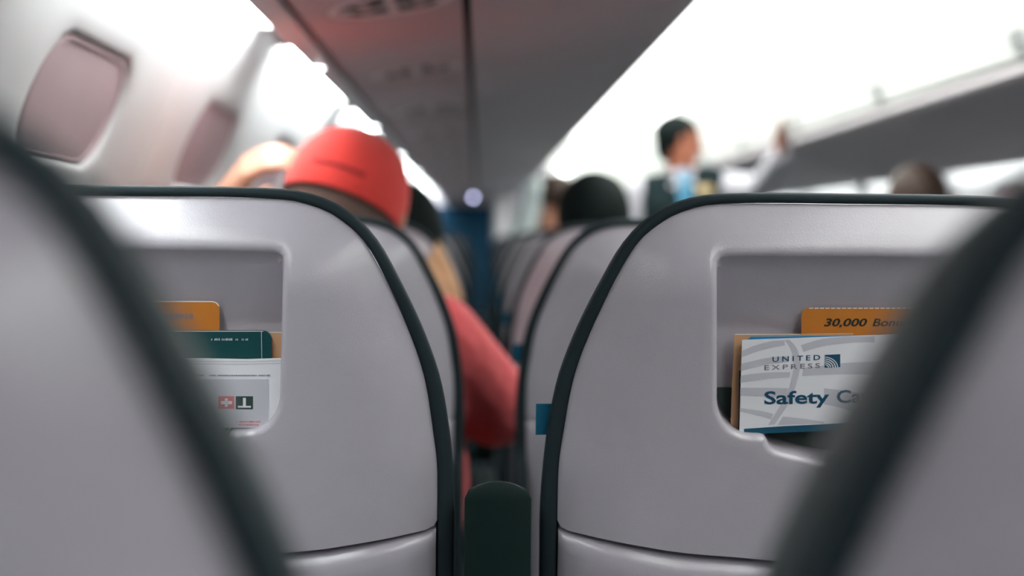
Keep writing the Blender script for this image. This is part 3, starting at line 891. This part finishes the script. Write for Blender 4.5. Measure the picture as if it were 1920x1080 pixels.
px_print('fine_print', smudges(392, 504, 702.3, 705.4, 1) + smudges(120, 380, 702.3, 705.4, 2), L_, 0.0082, 'ink_grey', bag, ob)
px_print('red_fine_print', smudges(443, 488, 789, 792.4, 3) + smudges(447, 484, 795, 798.2, 4), L_, 0.0082, 'ink_red', bag, ob)
mg, om = px_solid('teal_magazine', rr_px(70, 620.5, 508.5, 800, 0, 15), L_, 0.0125, 0.0025, 'mag_teal')
tag(mg, 'dark teal magazine with tiny white print in the left seat pocket', 'magazine')
px_print('fine_print', smudges(396, 465, 634.2, 638.6, 5), L_, 0.0123, 'card_grey', mg, om)
px_print('spine_line', [[(489.6, 621.5), (490.8, 621.5), (491.4, 672), (490.2, 672)], [(300, 620.6), (494, 620.6), (494, 622), (300, 622)]], L_, 0.0123, 'card_grey', mg, om)
o, oo = px_solid('tan_card', rr_px(420, 622.5, 532.5, 775, 0, 6), L_, 0.0165, 0.001, 'card_tan')
tag(o, 'tan card corner to the right of the teal magazine', 'card')
px_print('paper_edge', [[(480, 622.3), (527, 622.3), (531, 625), (530, 626), (526, 624), (480, 624)]], L_, 0.0163, 'card_edge', o, oo)
o, oo = px_solid('orange_card', rr_px(160, 565, 411.5, 790, 12, 12), L_, 0.0198, 0.0008, 'card_orange')
tag(o, 'orange card sticking up highest from the left seat pocket', 'card')
px_print('paper_edge', [[(172, 564.6), (400, 564.6), (407, 567.6), (411, 574), (410, 575), (405.5, 569), (399, 566.4), (172, 566.4)]], L_, 0.0196, 'card_edge', o, oo)
px_print('fine_print', smudges(300, 362, 588, 598, 6), L_, 0.0196, 'ink_grey', o, oo)

# ================================================================== PEOPLE
def capsule_bm(bm, a, ra, b, rb, n=12, m=4):
    a = Vector(a); b = Vector(b); ax = (b - a)
    if ax.length < 1e-6: ax = Vector((0, 0, 1e-4))
    ax.normalize(); u = ax.orthogonal().normalized(); v = ax.cross(u)
    rings = []
    for k in range(m + 1):
        t = math.pi / 2 * (k / m) - math.pi / 2
        rings.append((a + ax * (ra * math.sin(t)), max(1e-4, ra * math.cos(t))))
    for k in range(m + 1):
        t = math.pi / 2 * (k / m)
        rings.append((b + ax * (rb * math.sin(t)), max(1e-4, rb * math.cos(t))))
    prev = None; first = None
    for c_, r_ in rings:
        cur = [bm.verts.new(c_ + (u * math.cos(2 * math.pi * i / n) + v * math.sin(2 * math.pi * i / n)) * r_) for i in range(n)]
        if prev:
            for i in range(n): bm.faces.new((prev[i], prev[(i + 1) % n], cur[(i + 1) % n], cur[i]))
        else: bm.faces.new(list(reversed(cur)))
        prev = cur
    bm.faces.new(prev)
def ellipsoid_bm(bm, c, r, rot=None):
    M = Matrix.Translation(Vector(c)) @ (rot.to_4x4() if rot else Matrix.Identity(4)) @ Matrix.Diagonal((r[0], r[1], r[2], 1))
    bmesh.ops.create_uvsphere(bm, u_segments=20, v_segments=12, radius=1, matrix=M)
def organic(name, caps, ells, m, parent, voxel=0.007, smooth=6, keep=None):
    """one continuous surface from tapered limbs and rounded masses (parent-local coordinates)"""
    bm = bmesh.new()
    for c_ in caps: capsule_bm(bm, *c_)
    for e in ells: ellipsoid_bm(bm, *e)
    me = bpy.data.meshes.new(name); bm.to_mesh(me); bm.free()
    o = bpy.data.objects.new(name, me); COL.objects.link(o)
    md = o.modifiers.new('r', 'REMESH'); md.mode = 'VOXEL'; md.voxel_size = voxel
    sm = o.modifiers.new('s', 'SMOOTH'); sm.iterations = smooth; sm.factor = 0.5
    dg = bpy.context.evaluated_depsgraph_get(); dg.update()
    me2 = bpy.data.meshes.new_from_object(o.evaluated_get(dg))
    bpy.data.objects.remove(o); bpy.data.meshes.remove(me)
    if keep:
        bm = bmesh.new(); bm.from_mesh(me2)
        bmesh.ops.delete(bm, geom=[f for f in bm.faces if not keep(f.calc_center_median())], context='FACES')
        bm.to_mesh(me2); bm.free()
    me2.name = name; me2.materials.clear(); me2.materials.append(MATS[m])
    for p in me2.polygons: p.use_smooth = True
    return link(name, me2, parent)
def limb(pts, rs): return [(pts[i], rs[i], pts[i + 1], rs[i + 1]) for i in range(len(pts) - 1)]
def head_shapes(c, R, s=1.0):
    """masses of a head at c (centre), R orientation (face towards local +Y)"""
    q = lambda x, y, z: tuple(Vector(c) + R @ (Vector((x, y, z)) * s))
    caps = [(q(0, 0.088, 0.012), 0.009 * s, q(0, 0.107, -0.018), 0.013 * s),       # nose
            (q(0, 0.052, -0.085), 0.030 * s, q(0, 0.070, -0.092), 0.020 * s),       # chin
            (q(-0.052, 0.01, -0.055), 0.024 * s, q(-0.018, 0.070, -0.088), 0.018 * s),
            (q(0.052, 0.01, -0.055), 0.024 * s, q(0.018, 0.070, -0.088), 0.018 * s),
            (q(-0.03, 0.082, 0.028), 0.012 * s, q(0.03, 0.082, 0.028), 0.012 * s)]   # brow
    for sx in (-1, 1):                                                               # ears
        caps.append((q(sx * 0.077, -0.005, 0.015), 0.012 * s, q(sx * 0.074, 0.002, -0.028), 0.009 * s))
    ells = [(q(0, -0.008, 0.028), (0.077 * s, 0.098 * s, 0.088 * s), R), (q(0, 0.022, -0.030), (0.064 * s, 0.070 * s, 0.085 * s), R)]
    return caps, ells
def rot(zdeg=0, xdeg=0, ydeg=0):
    return Matrix.Rotation(math.radians(zdeg), 3, 'Z') @ Matrix.Rotation(math.radians(ydeg), 3, 'Y') @ Matrix.Rotation(math.radians(xdeg), 3, 'X')
def hand_caps(wrist, R, s=1.0, curl=20, thumb=1, spread=6):
    """palm along local +Y from the wrist, palm facing local -Z; thumb = side of the thumb"""
    W_ = Vector(wrist); q = lambda x, y, z: W_ + R @ (Vector((x, y, z)) * s)
    caps = []
    for x in (-0.027, -0.009, 0.009, 0.027):
        caps.append((q(x * 0.7, 0.01, 0), 0.017 * s, q(x, 0.085, 0), 0.0125 * s))
    for i, (x, ln) in enumerate(((-0.030, 0.068), (-0.010, 0.082), (0.010, 0.078), (0.030, 0.060))):
        x *= thumb * -1; a = math.radians(curl); p = Vector((x, 0.088, 0)); ang = math.radians(spread) * (x / 0.03)
        seg = [ln * 0.45, ln * 0.32, ln * 0.25]; r = 0.0095
        t = 0
        for sg in seg:
            t += a
            d = Vector((math.sin(ang) * math.cos(t), math.cos(ang) * math.cos(t), -math.sin(t)))
            n_ = p + d * sg
            caps.append((q(*p), r * s, q(*n_), (r - 0.0012) * s)); p = n_; r -= 0.001
    p = [Vector((thumb * 0.022, 0.022, -0.004)), Vector((thumb * 0.050, 0.048, -0.014)), Vector((thumb * 0.058, 0.080, -0.022)), Vector((thumb * 0.056, 0.102, -0.028))]
    for i, r in enumerate((0.0145, 0.0115, 0.010)): caps.append((q(*p[i]), r * s, q(*p[i + 1]), (r - 0.0015) * s))
    return caps
def seated(name, hx, hy, hz, sx, label, cloth, skin, headrot, arms, hair=None, scale=1.0, voxel=0.009, legs=True, coll=0.0, handv=None):
    """seated passenger: head centre (hx,hy,hz) world, hips on the cushion at seat x sx; arms = [(shoulder->elbow->wrist), hand rotation, curl, thumb]"""
    root = empty(name, (sx, hy + 0.02, 0.475)); org = Vector(root.location)
    l = lambda p: tuple(Vector(p) - org)
    h = Vector((hx, hy, hz))
    neck0 = h + Vector((0, -0.015, -0.07)); neck1 = Vector((h.x * 0.75 + sx * 0.25, hy + 0.0, hz - 0.185))
    chest = Vector((h.x * 0.5 + sx * 0.5, hy + 0.03, hz - 0.36)); hip = Vector((sx, hy + 0.05, 0.575))
    caps = limb([l(neck0), l(neck1)], [0.052, 0.060])
    hc, he = head_shapes(l(h), headrot)
    tors = [(l(chest + Vector((-0.075, 0, 0))), 0.105, l(hip + Vector((-0.06, 0, 0))), 0.105), (l(chest + Vector((0.075, 0, 0))), 0.105, l(hip + Vector((0.06, 0, 0))), 0.105),
            (l(neck1 + Vector((-0.10, 0.01, -0.075))), 0.062, l(neck1 + Vector((0.10, 0.01, -0.075))), 0.062), (l(neck1 + Vector((0, 0.01, -0.06))), 0.075, l(chest), 0.11)]
    lg = []
    if legs:
        for s in (-1, 1):
            lg += limb([l(hip + Vector((s * 0.075, 0, -0.01))), l(hip + Vector((s * 0.095, 0.40, 0.0))), l(hip + Vector((s * 0.095, 0.40, -0.40))), l(hip + Vector((s * 0.095, 0.52, -0.515)))], [0.082, 0.06, 0.047, 0.038])
    ac = []; hands = []; fore = []
    for pts, hr, curl, th in arms:
        p = [l(q) for q in pts]
        ac += limb(p, [0.052, 0.044, 0.029][:len(p)])
        if hr is not None: hands += hand_caps(p[-1], hr, 0.95, curl, th)
        fore.append(p)
    body = organic('body', caps + hc + tors + lg + ac + hands, he, skin, root, voxel, 4)
    infl = lambda L, d: [(a, ra + d, b, rb + d) for a, ra, b, rb in L]
    zt = neck1.z - org.z - 0.035
    sleeves = []
    for p in fore: sleeves += limb([p[0], p[1]], [0.063, 0.060]) if len(p) > 2 else limb(p, [0.063, 0.058])
    organic('shirt', infl(tors, 0.012) + sleeves, [], cloth, root, voxel, 5)
    if legs: organic('trousers', infl(lg[:2] + lg[3:5], 0.012) + infl([lg[2], lg[5]], -0.002), [], 'trousers', root, 0.012, 3)
    tag(root, label, 'person')
    return root, l, h, body

# ---- passenger in the red cap (window seat, row two)
DH = 2.09
hc_ = at(642, 404, DH)
RH = rot(0, -6, 14)
tilt_ = rot(-8, -4, 13)
armR = [(-0.075, 2.10, 0.985), (0.008, 2.17, 0.885), (-0.04, 2.43, 0.84)]
wr = at(402, 398, 2.10)
armL = [(-0.385, 2.13, 0.95), (-0.43, 2.34, 0.98), tuple(wr)]
Rhand = Matrix((Vector((0.05, -0.45, 0.90)), Vector((0.80, 0.0, 0.60)), Vector((-0.3, 0.9, 0.35)))).transposed()
# orthonormal frame: fingers (local Y) point to the cap, palm (-Z) faces forward/down
fy = (at(468, 312, 2.07) - wr).normalized(); fz = Vector((-0.45, -0.45, 0.77)); fz = (fz - fy * fz.dot(fy)).normalized(); fx = fy.cross(fz)
Rhand = Matrix((fx, fy, fz)).transposed()
capman, l, h, body = seated('person', hc_.x, hc_.y, hc_.z, -0.225, 'person in a red cap and coral shirt, one hand raised to the cap', 'coral', 'skin_light', tilt_,
                            [(armR, None, 0, 1), (armL, Rhand, 24, 1)], voxel=0.0065)
# short dark hair under the cap
R = tilt_
q = lambda x, y, z: tuple(Vector(l(h)) + R @ Vector((x, y, z)))
organic('hair', [(q(0, -0.048, -0.055), 0.056, q(0, -0.035, -0.092), 0.047)], [(q(0, -0.010, 0.012), (0.0785, 0.1005, 0.085), R)], 'stubble', capman, 0.006, 3,
        keep=lambda c_: (R.transposed() @ (c_ - Vector(l(h)))).y < 0.02)
# cap: crown of a sphere with sweat band, button and brim to the front
Rc = rot(-8, -17, 15)
cc_ = Vector(l(h)) + R @ Vector((0, -0.006, 0.016))
def cap_dome(z):  # radius profile
    return max(0.0, 1 - z ** 2.3) ** (1 / 2.3)
loops = []
for k in range(15):
    t = k / 14; zz = -0.12 + 1.12 * t
    r_ = cap_dome(max(0, zz)) if zz > 0 else 1.0 - 0.02 * (-zz / 0.12)
    L_s = []
    for i_ in range(48):
        a_ = 2 * math.pi * i_ / 48
        seamd = 1 - 0.006 * max(0, 1 - abs(((a_ * 6 / (2 * math.pi)) % 1) - 0.5) * 14) if False else 1
        L_s.append(cc_ + Rc @ Vector((0.0835 * r_ * math.cos(a_) * seamd, 0.116 * r_ * math.sin(a_) * seamd, 0.100 * zz)))
    loops.append(L_s)
inner = [[cc_ + (p - cc_) * 0.975 for p in loops[0]]]
v, f = loft(inner + loops, True, False, True)
cap_o = mesh('cap', v, f, 'cap_red', capman, True, 60)
disc_lathe('button', cc_ + Rc @ Vector((0, 0, 0.099)), Rc @ Vector((0, 0, 1)), [(0.008, 0), (0.007, 0.003), (0.002, 0.005)], 'cap_red', cap_o)
br = []
for d_, th in ((0.0, 0.002), (0.0, -0.002)):
    L_s = []
    for k in range(17):
        a_ = math.radians(20 + 140 * k / 16)
        L_s.append((a_, th))
    br.append(L_s)
vs = []; fs = []
for k in range(17):
    a_ = math.radians(20 + 140 * k / 16)
    e0 = Vector((0.0875 * math.cos(a_), 0.108 * math.sin(a_), -0.010)); e1 = Vector((0.080 * math.cos(a_), 0.108 * math.sin(a_) + 0.068 * math.sin(math.pi * k / 16) ** 0.6, -0.02 + 0.008 * math.sin(a_)))
    for e in (e0, e1):
        for th in (0.0018, -0.0018): vs.append(cc_ + Rc @ (e + Vector((0, 0, th))))
for k in range(16):
    b_ = 4 * k; n_ = b_ + 4
    fs += [(b_, b_ + 2, n_ + 2, n_), (b_ + 1, n_ + 1, n_ + 3, b_ + 3), (b_ + 2, b_ + 3, n_ + 3, n_ + 2), (b_, n_, n_ + 1, b_ + 1)]
mesh('brim', vs, fs, 'cap_red', cap_o)
# dark embroidered line on the back of the cap
vs = []; fs = []
rnd = random.Random(3)
a0, a1 = 247, 296
k = a0
while k < a1:
    wd = rnd.uniform(1.6, 2.6)
    for aa in (k, k + wd):
        for zz in (0.13, 0.185):
            r_ = cap_dome(zz) * 1.006; a_ = math.radians(aa)
            vs.append(cc_ + Rc @ Vector((0.0835 * r_ * math.cos(a_), 0.116 * r_ * math.sin(a_), 0.100 * zz)))
    b_ = len(vs) - 4; fs.append((b_, b_ + 2, b_ + 3, b_ + 1)); k += wd + 0.7
mesh('embroidery', vs, fs, 'cap_thread', cap_o, False)

# ---- passenger with tan top ahead of the cap (row three, leaning into the gap)
hd = at(660, 430, 3.0)
p3, l, h, _ = seated('person', -0.17, 2.98, 1.10, -0.235, 'person in dark clothes with black hair ahead of the red cap', 'vest', 'skin', rot(0, -8, 0),
       [([(-0.10, 2.98, 0.96), (-0.075, 3.02, 0.80), (-0.12, 3.25, 0.68)], None, 0, 1)], voxel=0.010)
q = lambda x, y, z: tuple(Vector(l(h)) + Vector((x, y, z)))
organic('hair', [], [(q(0, -0.014, 0.030), (0.089, 0.111, 0.104), None)], 'hair_black', p3, 0.010, 3, keep=lambda c_: (c_ - Vector(l(h))).y < 0.03 or (c_ - Vector(l(h))).z > 0.05)

# ---- tan cloth draped over the shoulder of the window seat in row three
seat3 = seats[3][0]
M3 = Matrix.Translation(seat3.location) @ [c_ for c_ in seat3.children if c_.name.startswith('back_shell')][0].matrix_basis
ai = resample(INN, 160); ao = resample(OUT, 160)
sel = [i_ for i_ in range(160) if ai[i_].x > 0.10 and 0.040 < ai[i_].y < 0.15]
loops = []
for u, dep in ((-3.0, -0.004), (-2.5, -0.0065), (-2.0, -0.007), (-1.2, -0.007), (-0.4, -0.007), (0.2, -0.008), (0.7, -0.008), (1.1, -0.004), (1.25, 0.004), (1.2, 0.02), (0.9, 0.028)):
    Lp = []
    for n_, i_ in enumerate(sel):
        w_ = 0.010
        e = (ao[i_] - ai[i_]).normalized()
        qq = ai[i_] + e * (u * w_)
        wv = 0.0016 * math.sin(n_ * 1.1 + u * 2)
        Lp.append(M3 @ P(qq.x, qq.y, crown(ai[i_] if u > 0 else qq) + dep + wv))
    loops.append(Lp)
v, f = loft(loops, False)
dr = mesh('draped_cloth', v, f, 'tan_cloth', None, True, 60, M3 @ P(0.18, 0.15, 0.03))
tag(dr, 'tan cloth draped over the shoulder of a window seat ahead of the coral sleeve', 'cloth')

# ---- dark haired passenger (aisle seat, row four)
hd = at(1112, 408, D0 + PITCH * 4 + 0.21)
p4, l, h, _ = seated('person', hd.x, hd.y, hd.z - 0.022, 0.2575, 'person with thick black hair in an aisle seat, seen from behind', 'vest', 'skin', rot(0, -4, 0), [], voxel=0.010)
q = lambda x, y, z: tuple(Vector(l(h)) + Vector((x, y, z)))
organic('hair', [(q(-0.02, -0.05, -0.03), 0.07, q(0, -0.04, -0.085), 0.062), (q(0.02, -0.05, -0.02), 0.065, q(0.02, -0.04, -0.08), 0.06)],
        [(q(0, -0.014, 0.030), (0.091, 0.112, 0.104), None), (q(0.03, -0.02, 0.04), (0.055, 0.075, 0.085), None)], 'hair_black', p4, 0.008, 3,
        keep=lambda c_: (c_ - Vector(l(h))).y < 0.035 or (c_ - Vector(l(h))).z > 0.05)

# ---- far passenger with a raised pale sleeve
hd = at(1040, 386, 6.6)
aR = [(hd.x - 0.10, 6.62, 1.00), (hd.x - 0.135, 6.62, 1.13), (hd.x - 0.085, 6.55, 1.33)]
p7, l, h, _ = seated('person', hd.x, hd.y, hd.z, 0.2575, 'far person raising a pale mint sleeve left of the black hair', 'shirt_mint', 'skin', rot(60, 0, 0),
       [(aR, None, 0, 1)], voxel=0.012)
organic('raised_sleeve', limb([l(aR[0]), l(aR[1]), l(aR[2])], [0.066, 0.062, 0.05]), [], 'shirt_mint', p7, 0.012, 3)
q = lambda x, y, z: tuple(Vector(l(h)) + Vector((x, y, z)))
organic('hair', [], [(q(0.0, -0.005, 0.055), (0.105, 0.105, 0.085), None)], 'hair_brown', p7, 0.012, 3)

# ---- passenger under the right bin
hd = at(1718, 384, 4.46)
p5, l, h, _ = seated('person', hd.x, hd.y, hd.z - 0.01, 1.509 - SC, 'person with brown hair under the right bin, only the crown showing', 'dark_slate', 'skin', rot(0, -4, 0), [], voxel=0.012)
q = lambda x, y, z: tuple(Vector(l(h)) + Vector((x, y, z)))
organic('hair', [(q(0, -0.05, -0.03), 0.07, q(0, -0.04, -0.08), 0.06)], [(q(0, -0.012, 0.030), (0.088, 0.110, 0.102), None)], 'hair_brown', p5, 0.010, 3,
        keep=lambda c_: (c_ - Vector(l(h))).y < 0.035 or (c_ - Vector(l(h))).z > 0.05)

# ---- flight attendant standing in the aisle
DA = 6.6
hA = at(1272, 268, DA)
base = Vector((hA.x + 0.015, DA, 0))
att = empty('person', base); l = lambda p: tuple(Vector(p) - base)
RA = rot(180 + 97, -8, 0)                           # face turned to the camera's right
sh = hA.z - 0.137
bx = base.x
neck = limb([l(hA + Vector((0, 0.01, -0.06))), l((bx + 0.0, DA + 0.01, sh + 0.0))], [0.054, 0.062])
hc2, he2 = head_shapes(l(hA), RA)
tors = [(l((bx - 0.09, DA, sh - 0.16)), 0.108, l((bx - 0.06, DA, 0.86)), 0.112), (l((bx + 0.09, DA, sh - 0.16)), 0.108, l((bx + 0.06, DA, 0.86)), 0.112),
        (l((bx - 0.125, DA, sh - 0.075)), 0.062, l((bx + 0.120, DA, sh - 0.030)), 0.060), (l((bx, DA, sh - 0.04)), 0.075, l((bx, DA - 0.01, sh - 0.2)), 0.11)]
legsA = []
for s in (-1, 1): legsA += limb([l((bx + s * 0.085, DA, 0.84)), l((bx + s * 0.09, DA - 0.01, 0.46)), l((bx + s * 0.09, DA, 0.09))], [0.092, 0.062, 0.045])
shoesA = []
for s in (-1, 1): shoesA += [(l((bx + s * 0.09, DA + 0.03, 0.045)), 0.043, l((bx + s * 0.10, DA - 0.16, 0.035)), 0.034)]
eR = (bx - 0.225, DA + 0.02, sh - 0.33); wRt = (bx - 0.205, DA - 0.10, sh - 0.57)
aRt = limb([l((bx - 0.175, DA, sh - 0.075)), l(eR), l(wRt)], [0.054, 0.044, 0.03])
eL = at(1424, 352, DA - 0.12); wL = at(1466, 290, DA - 0.54)
aLt = limb([l((bx + 0.180, DA + 0.01, sh - 0.045)), l(eL), l(wL)], [0.054, 0.042, 0.029])
fy = (at(1457, 228, DA - 0.62) - wL).normalized(); fz = Vector((-0.8, 0.55, 0.1)); fz = (fz - fy * fz.dot(fy)).normalized(); fx = fy.cross(fz)
hL = hand_caps(l(wL), Matrix((fx, fy, fz)).transposed(), 1.0, 9, 1, 3)
hR = hand_caps(l(wRt), rot(0, -80, 0), 0.95, 22, 1)
organic('body', neck + hc2 + tors + legsA + aRt + aLt + hL + hR, he2, 'skin_tan', att, 0.008, 4)
infl = lambda L, d: [(a, ra + d, b, rb + d) for a, ra, b, rb in L]
organic('shirt', infl(tors, 0.008) + infl(aRt, 0.012) + infl(aLt, 0.012), [], 'shirt_white', att, 0.008, 4)
# dark vest with a V neck: inflated torso, cut open at the throat and arms
def vest_keep(c_):
    x = c_.x; z = c_.z; top = sh - 0.005
    v_open = (sh - 0.19) + abs(x - 0.0) * 4.2
    if c_.y < 0 and z > v_open and z < top + 0.1: return False
    return abs(x) < 0.175 and z < sh + 0.08
organic('vest', infl([t for t in tors], 0.018), [], 'vest', att, 0.008, 4, keep=vest_keep)
organic('trousers', infl(legsA, 0.012) + [(l((bx - 0.06, DA, 0.88)), 0.122, l((bx + 0.06, DA, 0.88)), 0.122)], [], 'trousers', att, 0.012, 3)
for s_ in shoesA: organic('shoe', [s_], [], 'vest', att, 0.008, 3)
# tie
tp = [(0.0, sh + 0.02, 0.018), (0.002, sh - 0.02, 0.023), (0.004, sh - 0.11, 0.030), (0.004, sh - 0.24, 0.036), (0.003, sh - 0.33, 0.032), (0.003, sh - 0.37, 0.004)]
yy = [-0.082, -0.105, -0.135, -0.140, -0.140, -0.138]
fr_ = []; bk = []
for (x_, z_, w_), y_ in zip(tp, yy):
    fr_.append([Vector((x_ - w_, y_ + 0.006, z_)), Vector((x_, y_ - 0.006, z_)), Vector((x_ + w_, y_ + 0.006, z_)), Vector((x_, y_ + 0.014, z_))])
v, f = loft(fr_, True, True, True)
tie = mesh('tie', v, f, 'tie', att)
# collar wings
for s in (-1, 1):
    v = [Vector((s * 0.012, -0.088, sh - 0.03)), Vector((s * 0.062, -0.05, sh + 0.022)), Vector((s * 0.075, -0.02, sh + 0.012)), Vector((s * 0.058, -0.088, sh - 0.055))]
    vv = v + [p + Vector((0, 0.006, 0)) for p in v]
    mesh('collar', vv, [(0, 1, 2, 3), (7, 6, 5, 4), (0, 4, 5, 1), (1, 5, 6, 2), (2, 6, 7, 3), (3, 7, 4, 0)], 'shirt_white', att, False)
tg = at(1321, 357, DA - 0.135) - base
rbox('name_tag', tg + Vector((-0.034, -0.004, -0.022)), tg + Vector((0.034, 0.004, 0.022)), 0.003, 'gold', att)
q = lambda x, y, z: tuple(Vector(l(hA)) + RA @ Vector((x, y, z)))
organic('hair', [(q(0, -0.06, -0.02), 0.045, q(0, -0.052, -0.055), 0.038)], [(q(0, -0.014, 0.035), (0.0835, 0.104, 0.090), RA)], 'hair_black', att, 0.007, 3,
        keep=lambda c_: (lambda p: p.y < 0.022 or p.z > 0.058 + 0.2 * max(0, p.y - 0.05))(RA.transposed() @ (c_ - Vector(l(hA)))))
for s in (-1, 1):
    bm_c = q(s * 0.031, 0.083, 0.010)
    organic('eye', [], [(bm_c, (0.011, 0.011, 0.008), RA)], 'eye', att, 0.003, 1)
    organic('eyebrow', [(q(s * 0.014, 0.095, 0.030), 0.004, q(s * 0.048, 0.082, 0.032), 0.0035)], [], 'hair_black', att, 0.003, 1)
organic('mouth', [(q(-0.022, 0.082, -0.055), 0.005, q(0, 0.092, -0.054), 0.006), (q(0.022, 0.082, -0.055), 0.005, q(0, 0.092, -0.054), 0.006)], [], 'lip_skin', att, 0.003, 1)
tag(att, 'person in dark vest and pale blue tie standing in the aisle, reaching to the bin', 'person')
